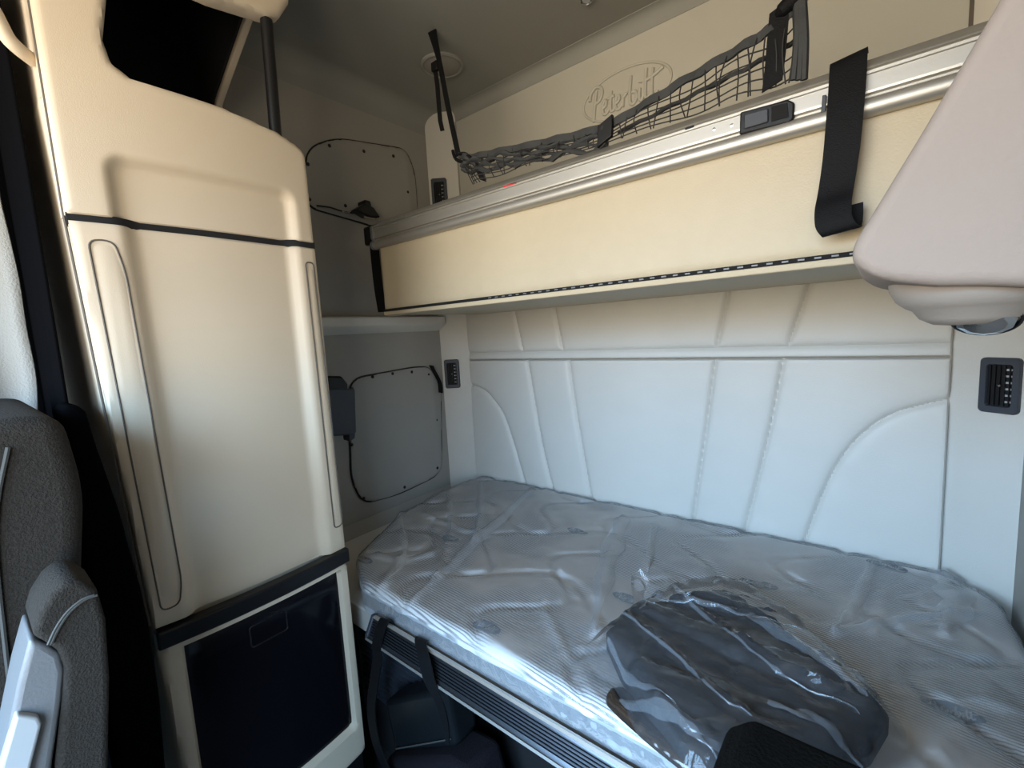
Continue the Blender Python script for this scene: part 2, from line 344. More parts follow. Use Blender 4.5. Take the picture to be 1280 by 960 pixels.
# ------------------------------------------------------------------ upholstered panels on the back wall
def seam_disp(lines, depth, width, puff=.006):
    def f(P):
        d = np.full(len(P), 9.0)
        for l in lines: d = np.minimum(d, line_dist(P, l))
        return -depth*np.exp(-(d/width)**.9) + puff*(1-np.exp(-d/.05)) + .0012*nz(P, 14, 3)
    return f
fb = fY(1.585)
low = [[(-1.206,1.34),(-1.19,1.25),(-1.145,.95),(-1.085,.70)], [(-.991,1.34),(-.955,1.05),(-.90,.70)], [(-.418,1.34),(-.455,1.05),(-.505,.70)], [(-.222,1.34),(-.262,1.08),(-.340,.70)],
       [(-1.56,1.205),(-1.47,1.18),(-1.40,1.12),(-1.35,1.05),(-1.30,.91),(-1.235,.70)], [(.15,1.22),(.043,1.176),(-.024,1.114),(-.078,1.025),(-.124,.893),(-.175,.70)]]
low = [[tuple(p)[:2] for p in smooth_path([(a, b, 0) for a, b in l], 4)] for l in low]
p = link('padded_wall_panel', grid_panel(-1.557, .146, .64, 1.325, .0042, fb, seam_disp(low, .015, .007, .003), .010, .0195), 'vinyl')
tag(p, 'tall lower padded wall panel with curved stitched corner seams behind the bed', 'wall panel')
upl = [[(-1.259,1.545),(-1.222,1.365)], [(-1.046,1.545),(-1.014,1.365)], [(-.380,1.545),(-.415,1.365)], [(-.160,1.545),(-.212,1.365)], [(-1.55,1.362),(.14,1.362)]]
p = link('padded_wall_panel', grid_panel(-1.557, .146, 1.328, 1.62, .0042, fY(1.583), seam_disp(upl, .013, .007, .002), .010, .0215), 'vinyl')
tag(p, 'shallow upper padded wall panel just under the upper bunk', 'wall panel')

# script emblem moulded into the upper back wall
ec = (-.722, 2.266); eh = (.165, .080)
fe = lambda u, v, w: Vector((ec[0]+u, YB-.0005-w, ec[1]+v))
em = thing('wall_emblem', 'oval script emblem moulded into the beige wall above the net', 'emblem', (ec[0], YB-.001, ec[1]-eh[1]))
MB().tube([fe(u, v, .0012) for u, v in oval(*eh, 56)], .0045, 8, True).build('oval_rim', 'upper', em)
sb = MB(); script(sb, fe, .142, .052, .0062, .002, 8); sb.build('lettering', 'upper', em)

# ------------------------------------------------------------------ tower cabinet
X0 = -1.1; YA, YZ = .152, .605
bul = lambda Y: .018*(1-((Y-.378)/.227)**2)
cabt = thing('tower_cabinet', 'tall beige moulded cabinet tower with one long door, left of the bed', 'cabinet', (-1.39, .378, 0))
plan = [(XL+.005, YA), (-1.16, YA)]+[(-1.16+.05*math.sin(a), YA+.05-.05*math.cos(a)) for a in np.linspace(.2, 1.3, 5)]+[(X0-.032+bul(y)-.006, y) for y in np.linspace(.215, .575, 9)]+[(X0-.03, YZ-.002), (XL+.005, YZ-.002)]
MB().prism(plan, lambda u, v, w: Vector((u, v+.036*(1.9-w)*min(1, max(0, (.30-v)/.14)), w)), .0, 1.90).build('body', 'beige', cabt, smooth=40)
# upper fascia with the cut-out of the open cubby
nic = [(.425,1.953),(.27,1.957),(.247,1.974),(.240,2.01),(.255,2.09),(.275,2.15),(.30,2.168),(.43,2.172),(.545,2.190),(.575,2.205),(.603,2.25)]
fas = [(YA,1.693),(YZ,1.693),(YZ,1.900),(.600,1.914),(.586,1.924),(.536,1.940)]+nic+[(.603,ZC-.005),(YA,ZC-.005)]
def rec_mask(P, u0, u1, v0, v1, s, r=.05):
    cu, cvv = (u0+u1)/2, (v0+v1)/2; q = np.abs(P-np.array([cu, cvv]))-np.array([(u1-u0)/2-r, (v1-v0)/2-r])
    d = np.linalg.norm(np.maximum(q, 0), axis=1)+np.minimum(np.max(q, axis=1), 0)-r
    t = np.clip(-d/s, 0, 1); return t*t*(3-2*t)
def fas_disp(P):
    edge_line = [(.20,1.3),(.232,1.80),(.45,1.815),(.53,1.80),(.556,1.76),(.560,1.3)]
    inside = rec_mask(P, .212, .563, 1.2, 1.815, .022, .035)
    return bul(P[:, 0])-.021*inside
link('fascia', sheet(fas, fX(X0), .007, fas_disp, .03, .011), 'beige', cabt, smooth=45)
# black strip standing in for the shade in the gap between fascia and door
MB().prism([(X0-.004+bul(y)-.021*min(1, max(0, (y-.222)/.03))*min(1, max(0, (.56-y)/.028)), y) for y in np.linspace(YA+.003, YZ-.001, 40)]+[(X0-.03, YZ-.001), (X0-.03, YA+.003)], lambda u, v, w: Vector((u, v, w)), 1.680, 1.700).build('seam_shade', 'black_lining', cabt)
MB().tube([(X0-.010, YA+.001, 2.4), (X0-.010, YA+.001, 1.70), (X0-.010, YA+.012, 1.4), (X0-.010, YA+.030, .91)], .0022, 6).build('side_seam', 'groove', cabt)
# long door
def door_disp(P):
    left = .222+.020*(1.69-P[:, 1])
    t = np.clip((P[:, 0]-left)/.030, 0, 1)*np.clip((.560-P[:, 0])/.028, 0, 1); t = np.clip(t, 0, 1); t = t*t*(3-2*t)
    return bul(P[:, 0])-.021*t
door = link('door', sheet([(.188,.905),(.603,.900),(.603,1.684),(.157,1.686)], fX(X0+.001), (.008, .02), door_disp, .014, .005), 'beige', cabt, smooth=45)
def strip(poly, par):
    dd = lambda P: bul(P[:, 0])
    b = MB(); pts = [fX(X0+.002)(u, v, bul(u)) for u, v in poly]; b.tube(pts, .0016, 6, True); gv = b.build('handle_groove', 'groove', par)
    link('pull_strip', sheet(poly, fX(X0+.001), (.01, .05), dd, .004, .003, .0015), 'beige', par, smooth=45)
strip(round_poly([(.177,1.655),(.212,1.655),(.222,1.60),(.238,.985),(.230,.940),(.200,.938)], .022), door)
strip(round_poly([(.570,1.648),(.592,1.648),(.600,.967),(.574,.965)], .012), door)
def curved_bar(z0, z1, out, th, ya=YA+.034, yb=YZ+.002):
    ys = np.linspace(ya, yb, 15); f = [(X0+bul(y)+out, y) for y in ys]; bk = [(X0+bul(y)+out-th, y) for y in ys[::-1]]
    return MB().prism(f+bk, lambda u, v, w: Vector((u, v, w)), z0, z1)
curved_bar(.862, .899, .010, .03).build('base_band', 'black', cabt, smooth=40, bevel=.004)
def low_disp(P):
    return bul(P[:, 0])-.02*rec_mask(P, .222, .584, .385, .848, .006, .015)
link('fridge_surround', sheet(round_poly([(YA+.060,.29),(YZ,.29),(YZ,.860),(YA+.034,.860)], .02), fX(X0-.001), .009, low_disp, .014, .008), 'beige', cabt, smooth=45)
fr = link('fridge_door', sheet(rrect(.226, .580, .390, .843, .012), fX(X0-.014), (.02, .05), lambda P: bul(P[:, 0]), .008, .003), 'glass_black', cabt, smooth=45)
fp = rrect(.35, .432, .765, .815, .006)
b = MB(); b.tube([fX(X0-.0135)(u, v, bul(u)) for u, v in fp], .0018, 6, True); b.build('handle_outline', 'black', fr)
curved_bar(.0, .285, -.03, .04).build('plinth', 'black', cabt, smooth=40)
# open cubby above the fascia: black lining, rear side panel with its slanted opening, black post
cb = MB()
cb.box(XL+.01, X0-.032, YA+.001, YA+.05, 1.90, ZC-.008)
cb.build('cubby_side', 'beige', cabt)
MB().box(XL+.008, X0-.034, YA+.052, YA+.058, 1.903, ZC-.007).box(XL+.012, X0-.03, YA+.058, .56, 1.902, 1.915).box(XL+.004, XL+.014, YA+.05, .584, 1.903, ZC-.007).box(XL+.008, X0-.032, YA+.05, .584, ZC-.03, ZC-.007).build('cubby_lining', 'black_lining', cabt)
rs = round_poly([(XL+.006,1.903),(-1.565,1.903),(-1.562,2.165),(-1.22,2.33),(-1.135,2.37),(-1.135,ZC-.01),(XL+.006,ZC-.01)], .035)
MB().prism(rs, lambda u, v, w: Vector((u, w, v)), .585, .603).build('cubby_rear_panel', 'beige', cabt, smooth=40, bevel=.004)
rs2 = round_poly([(XL+.016,1.917),(-1.57,1.917),(-1.572,2.172),(-1.23,2.338),(-1.14,2.38),(-1.14,ZC-.022),(XL+.016,ZC-.022)], .035)
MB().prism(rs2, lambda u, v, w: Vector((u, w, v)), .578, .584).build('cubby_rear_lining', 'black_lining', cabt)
MB().tube([(X0-.012, .540, 1.93), (X0-.010, .546, 2.19)], .013, 12).build('cubby_post', 'black', cabt)

# ------------------------------------------------------------------ hatches on the left wall
def hatch(poly, screws, label, wrinkle):
    t = thing('access_hatch', label, 'hatch', (XL, sum(p_[0] for p_ in poly)/len(poly), min(p_[1] for p_ in poly)))
    pp = round_poly(poly, .075, 7)
    dd = lambda P: .0015*nz(P, 6, 5)+wrinkle*np.exp(-((P[:, 0]-1.44+.05*(P[:, 1]-1.1))/.018)**2)
    link('cover', sheet(pp, fX(XL+.010), .012, dd, .009, .004), 'hatch', t, smooth=45)
    MB().tube([Vector((XL+.003, u, v)) for u, v in pp], .0045, 6, True).build('edge_gap_shade', 'black', t)  # black tube stands in for the shaded gap around the cover
    for u, v in screws:
        MB().lathe([(.0068, 0), (.0068, .003), (.004, .0055), (.0005, .006)], (XL+.009, u, v), (1, 0, 0), 12).build('screw', 'black', t)
hatch(at2([(437,474),(440,600),(455,630),(500,618),(553,592),(552,484),(538,459),(520,459)], 1, 2, X=XL+.01),
      at2([(466,471),(491,467),(515,465),(536,468),(546,525),(547,585),(506,609),(455,623),(440,556),(440,486)], 1, 2, X=XL+.012),
      'lower grey wall hatch with screws, between the cabinet and the padded wall', .004)
hatch(at2([(383,186),(383,258),(420,268),(525,300),(519,215),(508,186),(420,172)], 1, 2, X=XL+.01),
      at2([(385,205),(412,182),(455,189),(492,195),(510,240),(387,249),(432,257)], 1, 2, X=XL+.012),
      'upper grey wall hatch with screws, above the left end of the upper bunk', .003)

# dark holder at the left wall, with its black top
hx = -1.60
t = thing('wall_holder', 'dark slate plastic holder on the left wall beside the lower hatch', 'holder', (hx, .93, 1.09))
hp = at2([(408,486),(444,486),(446,541),(438,544),(408,546)], 1, 2, X=hx+.02)
MB().prism(hp, lambda u, v, w: Vector((w, u, v)), XL+.001, hx+.02).build('box', 'slate', t, bevel=.006)
hp = at2([(404,470),(425,470),(433,480),(432,488),(404,489)], 1, 2, X=hx)
MB().prism(hp, lambda u, v, w: Vector((w, u, v)), XL+.002, hx+.015).build('cap', 'black', t, bevel=.008)
hp = at2([(436,536),(445,536),(444,548),(438,552)], 1, 2, X=hx+.02)
MB().prism(hp, lambda u, v, w: Vector((w, u, v)), hx-.03, hx+.018).build('clip', 'slate', t, bevel=.003)
# black pull strap at the hatch's top right corner
q = [at(x, y, X=XL+.018) for x, y in ((539,457),(542,463),(547,472),(550,480),(551,491))]
o = MB().ribbon(smooth_path(q, 4), (0, .011, -.003), .007).build('pull_strap', 'web'); tag(o, 'short black pull strap at the top right corner of the lower hatch', 'strap')

# ------------------------------------------------------------------ air vents on the canted corners
def vent(px, py, side, z, label, w=.074, h=.142):
    if side == 'L': p0 = Vector((CL, YB, 0)); d = Vector((XL-CL, YC-YB, 0)).normalized(); r = -d
    else: p0 = Vector((CR, YB, 0)); d = Vector((XR-CR, YC-YB, 0)).normalized(); r = d
    nn = Vector((r.y, -r.x, 0));  nn = nn if nn.y < 0 else -nn
    c = p0+d*px; c.z = z
    f = lambda u, v, q_: c+r*u+Vector((0, 0, v))+nn*q_
    t = thing('air_vent', label, 'vent', c-Vector((0, 0, h/2)))
    bm_ = MB(); o_ = rrect(-w/2, w/2, -h/2, h/2, .010); i_ = rrect(-w*.31, w*.31, -h*.37, h*.37, .006)
    L = len(o_); R = [[bm_.bm.verts.new(f(u, v, q_)) for u, v in pl] for pl, q_ in ((o_, .0005), (o_, .008), ([(u*.95, v*.97) for u, v in o_], .010), ([(u*1.06, v*1.04) for u, v in i_], .010), (i_, .007), (i_, .0005))]
    for A, B in zip(R, R[1:]):
        for k in range(L): bm_.bm.faces.new((A[k], A[(k+1) % L], B[(k+1) % L], B[k]))
    bm_.build('bezel', 'slate', t)
    bk = MB(); bk.prism(i_, f, .0006, .0012); bk.build('duct', 'black_lining', t)
    vn = MB()
    for k in range(5):
        u = -w*.24+k*w*.12; vn.prism([(u-.001, -h*.36), (u+.001, -h*.36), (u+.001, h*.36), (u-.001, h*.36)], f, .0035, .0075)
    vn.build('louvre_vanes', 'black', t)
    cx = MB()
    for k in range(6):
        v = -h*.29+k*h*.115; cx.prism([(w*.10, v-.0022), (w*.27, v-.0022), (w*.27, v+.0022), (w*.10, v+.0022)], f, .0015, .0032)
    cx.build('cross_vanes', 'lgrey', t)  # pale grey paints in the white glints on the vanes
    MB().lathe([(.0035, .004), (.0035, .010), (.002, .012)], f(0, 0, 0), nn, 12).build('vane_knob', 'steel', t)
vent(.098, 0, 'L', 1.262, 'small black air vent on the left corner panel beside the lower hatch')
vent(.098, 0, 'L', 2.115, 'black air vent on the left corner above the upper bunk rail', h=.150)
vent(.099, 0, 'R', 1.262, 'black air vent on the right corner panel at the photo right edge', h=.132)

# ------------------------------------------------------------------ upper bunk
YU = 1.05; XE = -1.475; XU = .262
ub = thing('upper_bunk', 'cream upper bunk with silver aluminium rail, spanning above the bed', 'bunk', (-.6, 1.3, 1.54))
MB().box(XE+.012, XU, YU+.012, 1.578, 1.542, 1.80).build('platform', 'bunk', ub, bevel=.004)
link('front_panel', sheet(rrect(XE+.008, XU-.002, 1.560, 1.800, .006), fY(YU+.004), .012,
     lambda P: .0016*nz(P, 5, 2)+sum(.004*np.exp(-(((P[:, 0]-a)**2+(P[:, 1]-b_)**2)/.009**2)) for a, b_ in ((-.33, 1.600), (-.62, 1.588), (-.15, 1.61), (-.95, 1.585))), .010, .006), 'bunk', ub)
MB().prism([(YU+.002, 1.540), (YU+.03, 1.536), (YU+.05, 1.541), (YU+.012, 1.556), (YU, 1.553)], lambda u, v, w: Vector((w, u, v)), XE+.010, XU).build('bottom_nose', 'bunk', ub, bevel=.002)
MB().box(XE+.009, XU-.001, YU+.0005, YU+.010, 1.5535, 1.5625).build('hinge_strip', 'black_lining', ub)
hk = MB()
for k in range(44):
    x = -.93+k*.0268; hk.box(x, x+.011, YU-.0015, YU+.004, 1.5565, 1.5595)
hk.build('hinge_knuckles', 'grey', ub)
MB().box(XE+.01, XU-.003, YU+.030, 1.57, 1.801, 1.845).build('bunk_mattress', 'bunk', ub, bevel=.015)
# extruded rail: tube below, flat band with two lips, sloped dark top
tube_ = [(YU-.006-.013*math.sin(a), 1.801-.015*math.cos(a)) for a in np.linspace(.1, math.pi-.1, 10)]
rp = tube_+[(YU-.008, 1.817), (YU-.002, 1.8185), (YU-.002, 1.822), (YU-.011, 1.823), (YU-.0115, 1.827), (YU-.009, 1.828), (YU-.008, 1.853), (YU-.012, 1.854), (YU-.012, 1.857), (YU-.006, 1.858), (YU-.006, 1.861), (YU-.013, 1.862), (YU-.012, 1.866), (YU-.006, 1.869), (YU+.030, 1.893), (YU+.05, 1.893), (YU+.05, 1.80), (YU, 1.786)]
rl = MB().prism(rp, lambda u, v, w: Vector((w, u, v)), XE, XU).build('rail', 'alu', ub, smooth=50)
MB().prism([(YU-.006-.0145*math.sin(a), 1.801-.0165*math.cos(a)) for a in np.linspace(.1, math.pi-.1, 10)]+[(YU-.014, 1.826), (YU-.0145, 1.867), (YU-.006, 1.872), (YU+.029, 1.895), (YU+.05, 1.895), (YU+.05, 1.79), (YU, 1.785)], lambda u, v, w: Vector((w, u, v)), XE-.012, XE+.004).build('rail_end_cap', 'grey', ub, bevel=.002)
def on_rail(px, py): return at(px, py, Y=YU-.006)
def quadbar(name, pts, m, y0, y1, bev=.002, par=ub):
    pl = [(at(x, y, Y=y0)[0], at(x, y, Y=y0)[2]) for x, y in pts]
    return MB().prism(pl, lambda u, v, w: Vector((u, w, v)), y0, y1).build(name, m, par, bevel=bev)
lt = quadbar('latch', [(925,140),(985,124),(993,128),(992,148),(986,153),(924,168)], 'black', YU-.016, YU+.002, .003)
quadbar('latch_lever', [(930,143),(960,135),(960,152),(930,161)], 'slate', YU-.020, YU-.012, .002, lt)
quadbar('latch_recess', [(964,133),(984,128),(986,146),(964,152)], 'black_lining', YU-.0175, YU-.012, .001, lt)
quadbar('slide_catch', [(1028,119),(1033,118),(1032,139),(1026,141)], 'slate', YU-.016, YU, .001)
quadbar('slot', [(857,158),(867,155),(866,159),(856,162)], 'black', YU-.0115, YU-.002, .0005)
for x, y in ((893, 162), (915, 157)):
    c_ = on_rail(x, y); MB().lathe([(.004, 0), (.0035, .003), (.0005, .0035)], c_, (0, -1, 0), 12).build('rail_screw', 'steel', ub)
o = quadbar('label_sticker', [(628,232),(645,229),(643,231),(630,235)], 'red', YU-.0118, YU-.003, .0002)
MB().box(XE-.095, XE-.02, YU+.012, YU+.045, 1.815, 1.885).build('end_bracket', 'black', ub, bevel=.008)
q = [Vector((XE-.055, YU+.03, 1.84)), Vector((XE-.052, YU+.028, 1.75)), Vector((XE-.045, YU+.026, 1.65)), Vector((XE-.030, YU+.024, 1.556))]
MB().ribbon(smooth_path(q, 5), (.020, .004, 0), .006).build('end_strap', 'web', ub)

# black strap hanging from the rail, its end folded up
st = thing('hanging_strap', 'long black webbing strap hanging over the upper bunk rail, end folded up', 'strap', (at(1045, 290, Y=YU-.03)[0], YU-.03, 1.59))
a0 = at(1060, 83, Y=YU-.012)
path = [Vector((a0.x, YU+.03, 1.902)), Vector((a0.x, YU-.005, 1.894)), at(1059, 100, Y=YU-.020), at(1056, 140, Y=YU-.030), at(1052, 185, Y=YU-.033), at(1048, 215, Y=YU-.030), at(1044, 240, Y=YU-.034), at(1041, 258, Y=YU-.048), at(1042, 278, Y=YU-.055), at(1050, 289, Y=YU-.05), at(1054, 288, Y=YU-.033)]
MB().ribbon(smooth_path(path, 6), (.0265, 0, .004), .003).build('webbing', 'web', st)
q = [at(1052, 289, Y=YU-.040), at(1060, 284, Y=YU-.030), at(1062, 272, Y=YU-.024), at(1062, 257, Y=YU-.022)]
MB().ribbon(smooth_path(q, 5), (.019, 0, .002), .003).build('folded_end', 'web', st)

# ------------------------------------------------------------------ safety net above the rail
YN = 1.075
top = [(573,194),(590,196),(620,190),(660,182),(705,172),(757,158),(800,134),(850,104),(900,75),(945,48),(980,24),(1000,6)]
bot = [(593,226),(604,224),(628,216),(664,206),(708,194),(759,178),(802,166),(852,152),(902,137),(946,124),(980,113),(1004,103)]
tp = smooth_path([at(x, y, Y=YN) for x, y in top], 6); bp = smooth_path([at(x, y, Y=YN-.0) for x, y in bot], 6)
bp = [Vector((v.x, v.y, max(1.897, min(v.z, 1.91)))) for v in bp]
net = thing('safety_net', 'black safety net with charcoal edge band above the upper bunk rail', 'net', (-.6, YN, 1.889))
nm = MB(); L = len(tp)
for k in range(40):
    i = k/39*(L-1); j = int(i); t_ = i-j
    A = tp[j].lerp(tp[min(j+1, L-1)], t_); B = bp[j].lerp(bp[min(j+1, L-1)], t_)
    B = B+Vector((.012*math.sin(k*2.1)-.006, 0, 0)); mid = A.lerp(B, .5)+Vector((.005*math.sin(k*1.7), -.006+.006*math.cos(k*2.9), 0))
    nm.tube(smooth_path([A, mid, B], 4), .0015, 5)
for f in (.25, .42, .6, .78, .94):
    nm.tube([a_.lerp(b_, f+.02*math.sin(i*.55+f*9))+Vector((0, -.01*math.sin(i*.4), 0)) for i, (a_, b_) in enumerate(zip(tp, bp))], .0015, 5)
nm.build('mesh', 'net', net)
def band(pts, hw, name, m, dy=0, waves=.004):
    mb = MB(); Q = [p_+Vector((0, dy+waves*math.sin(i*1.3), 0)) for i, p_ in enumerate(pts)]
    mb.ribbon(Q, [Vector((0, .002*math.sin(i*.9), hw*(1+.06*math.sin(i*1.7)))) for i in range(len(Q))], .006); return mb.build(name, m, net, smooth=60)
band(tp, .009, 'top_band', 'band')
kk = 31
gb = MB()
for r_ in range(4): gb.tube([tp[i]+Vector((0, .008*math.sin(i*.8+r_*1.5), -.012-.010*r_+.006*math.sin(i*1.1+r_*2))) for i in range(2, kk)], [.006+.003*math.sin(i*1.9+r_) for i in range(2, kk)], 6)
gb.build('gathered_folds', 'band', net)
band([a_.lerp(b_, .30)+Vector((0, .03, 0)) for a_, b_ in zip(tp[kk:], bp[kk:])], .004, 'rear_fold', 'band')
q = [at(x, y, Y=YN-.006) for x, y in ((757,151),(757,164),(756,178))]
MB().ribbon(q, (.020, 0, .008), .012).build('band_sleeve', 'black', net, bevel=.002)
q = [at(x, y, Y=YN-.004) for x, y in ((975,8),(972,40),(969,75),(965,108))]
MB().ribbon(smooth_path(q, 4), (.0175, 0, .006), .004).build('end_band', 'web', net)
q = [at(x, y, Y=YN) for x, y in ((593,200),(598,212),(604,226))]
MB().ribbon(q, (.012, 0, -.006), .004).build('end_band', 'web', net)
A0 = Vector((-1.214, 1.163, ZC-.001)); E0 = at(573, 194, Y=YN)
q = smooth_path([A0, A0.lerp(E0, .25)+Vector((.004, 0, 0)), A0.lerp(E0, .6), E0], 5)
MB().ribbon(q, [Vector((.016-.009*min(1, i/5), .004, .002)) for i in range(len(q))], .003).build('ceiling_strap', 'web', net)
q = [A0+Vector((0, 0, -.10)), A0+Vector((.012, -.004, -.18)), A0+Vector((.022, -.012, -.30)), A0+Vector((.030, -.012, -.335))]
MB().ribbon(q, (.007, .003, 0), .003).build('strap_tail', 'web', net)
MB().box(A0.x-.006, A0.x+.022, A0.y-.012, A0.y+.004, ZC-.135, ZC-.105).build('buckle', 'black', net, bevel=.003)
q = [at(x, y, Y=YN) for x, y in ((566,188),(570,199),(583,203),(589,198),(580,192),(570,194))]
MB().tube(smooth_path(q, 4), .0055, 6).build('corner_loop', 'web', net)
E1 = at(1000, 4, Y=YN); A1 = Vector((E1.x, YN, ZC-.001))
MB().ribbon(smooth_path([A1, A1.lerp(E1, .5), E1], 4), (.014, 0, 0), .003).build('ceiling_strap', 'web', net)
ts = MB()
for k, (xa, xb) in enumerate(((996, 992), (1000, 999), (1004, 1005))): ts.tube(smooth_path([at(xa, 2, Y=YN-.01), at((xa+xb)/2+2, 50, Y=YN-.012), at(xb, 100, Y=YN-.004)], 5), .0065, 6)
ts.build('bunched_webbing', 'band', net)
kn = MB().lathe([(.003, -.030), (.013, -.02), (.016, 0), (.013, .02), (.003, .03)], at(990, 2, Y=YN-.006), (1, 0, .5), 12); kn.build('knot', 'web', net)

# ------------------------------------------------------------------ ceiling fittings
c_ = Vector((-1.335, 1.32, ZC))
sp = thing('ceiling_speaker', 'round grey speaker set into the ceiling behind the net strap', 'speaker', c_)
MB().lathe([(.082, .001), (.082, -.006), (.076, -.010), (.070, -.008), (.070, .001)], c_, (0, 0, 1), 40).build('rim', 'head', sp)
MB().lathe([(.069, -.001), (.069, -.006), (.05, -.011), (.02, -.014), (.001, -.0145)], c_, (0, 0, 1), 40).build('grille', 'hatch', sp)
c_ = at(733, -3, Z=ZC); 
cl = thing('ceiling_light', 'small bright ceiling lamp at the photo top edge', 'lamp', c_)
MB().lathe([(.022, .001), (.022, -.008), (.018, -.011), (.0165, -.001)], c_, (0, 0, 1), 24).build('rim', 'steel', cl)
MB().lathe([(.016, -.002), (.014, -.007), (.001, -.009)], c_, (0, 0, 1), 24).build('lens', 'lgrey', cl)

# black reading lamp on the upper left wall, at the end of the bunk
rlx = -1.60
rd = thing('reading_lamp', 'small black swivel reading lamp on the left wall at the upper bunk end', 'lamp', (XL, at(455, 268, X=rlx)[1], 1.94))
pl = at2([(443,262),(456,254),(466,260),(474,272),(458,271)], 1, 2, X=rlx)
MB().prism(pl, lambda u, v, w: Vector((w, u, v)), rlx-.035, rlx+.01).build('lamp_head', 'black', rd, bevel=.005)
pl = at2([(457,249),(464,251),(466,259),(458,258)], 1, 2, X=rlx)
MB().prism(pl, lambda u, v, w: Vector((w, u, v)), XL+.022, rlx-.005).build('swivel', 'black', rd, bevel=.003)
MB().tube([at(x, y, X=rlx+.012) for x, y in ((428,264),(432,266),(437,266))], .0035, 8).build('cable_glint', 'steel', rd)  # bright bit added as a glint on the lamp's cable end
MB().tube([at(x, y, X=rlx+.012) for x, y in ((455,271),(462,273),(468,274))], .004, 8).build('lamp_glint', 'steel', rd)  # second bright bit, a glint along the lamp head
MB().tube(smooth_path([at(x, y, X=XL+.020) for x, y in ((396,257),(412,259),(428,264),(446,267))], 4), .003, 6).build('cable', 'black', rd)

# ------------------------------------------------------------------ right overhead cabinet and its lamp
YO = .60
pts = [(1300,-90),(1250,-2),(1215,58),(1150,168),(1072,296),(1062,312),(1066,326),(1086,345),(1120,352),(1170,357),(1240,357),(1400,362)]
po = [(at(x, y, Y=YO)[0], at(x, y, Y=YO)[2]) for x, y in pts]
po = [p_ for p_ in po if p_[0] < XR-.002]
zr = po[-1][1]
po = [(XR-.001, po[0][1]+(XR-.001-po[0][0])*1.95)]+po+[(XR-.001, zr)]
oc = thing('overhead_cabinet', 'pinkish beige rounded overhead cabinet end at the upper right corner', 'cabinet', (.12, .73, 1.46))
MB().prism(po, lambda u, v, w: Vector((u, w, v)), YO, YO+.26).build('body', 'bulk', oc, smooth=40, bevel=.022, seg=6)
c_ = at(1222, 354, Y=.69); c_.z = zr+.022; lp = thing('spot_lamp', 'beige dome lamp with clear faceted lens under the overhead cabinet', 'lamp', c_)
dome = [(.073, 0), (.072, -.008), (.066, -.020), (.057, -.028), (.051, -.031), (.045, -.040), (.033, -.047), (.010, -.049)]
MB().lathe(dome, c_, (0, 0, 1), 40).build('housing', 'lampshell', lp)
lc = c_+Vector((.004, -.026, -.0425)); la = (.1, .62, .78)
MB().lathe([(.0235, .004), (.0235, -.001), (.022, -.004), (.016, -.0068), (.008, -.0075), (.001, -.008)], lc, la, 11).build('lens', 'steel', lp, smooth=10)
MB().lathe([(.026, .006), (.0265, -.001), (.0245, -.002), (.0238, .004)], lc, la, 32).build('lens_ring', 'black', lp)

# ------------------------------------------------------------------ lower bunk and mattress
lb = thing('lower_bunk', 'beige lower bunk base with ribbed dark aluminium front rail under the mattress', 'bunk', (-.6, 1.1, 0))
mp = [(-1.13,.657),(-1.30,.745),(-1.375,.874),(-1.465,1.05),(-1.505,1.24),(-1.52,1.45),(-1.50,1.56),(-1.44,1.572),(.13,1.574),(.185,1.555),(.243,1.46),(.252,1.30),(.255,.660)]
MB().prism([(-1.23,.664),(-1.60,.80),(-1.60,1.50),(-1.5,1.57),(.14,1.57),(.26,1.49),(.26,.664)], lambda u, v, w: Vector((u, v, w)), .60, .672).build('platform', 'vinyl', lb, bevel=.004)
MB().box(-1.40, .255, .80, 1.56, 0, .599).build('base_box', 'black_lining', lb)
def railp(n_=6):
    a = Vector((.632, .702)); b_ = Vector((.612, .658)); out = [(.644, .700), (.638, .7045), a[:], ]
    d = b_-a; nn = Vector((-.91, .41))
    for k in range(n_):
        for f, o_ in ((.10, 0), (.22, -.004), (.72, -.004), (.84, 0)):
            q_ = a+d*(.10+.80*(k+f)/n_)+nn*(o_+.001); out.append(q_[:])
    return out+[(.611, .660), (.606, .656), (.608, .650), (.618, .650), (.644, .655)]
for xb in (-.95, -.35, .20): MB().box(xb, xb+.03, .640, .668, .655, .670).build('rail_bracket', 'alud', lb)
MB().prism(railp(), lambda u, v, w: Vector((w, u, v)), -1.045, XR-.005).build('front_rail', 'alud', lb, smooth=20)
MB().prism([(.604,.6605),(.602,.655),(.607,.6485),(.613,.6495),(.609,.655)], lambda u, v, w: Vector((w, u, v)), -1.046, XR-.006).build('rail_lip', 'alu', lb)
MB().prism([(.640,.7055),(.634,.7065),(.629,.703),(.634,.702)], lambda u, v, w: Vector((w, u, v)), -1.046, XR-.006).build('rail_top_edge', 'alu', lb)
MB().prism([(.646,.706),(.632,.708),(.607,.662),(.608,.646),(.646,.650)], lambda u, v, w: Vector((w, u, v)), -1.056, -1.044).build('rail_end_cap', 'slate', lb, bevel=.003)

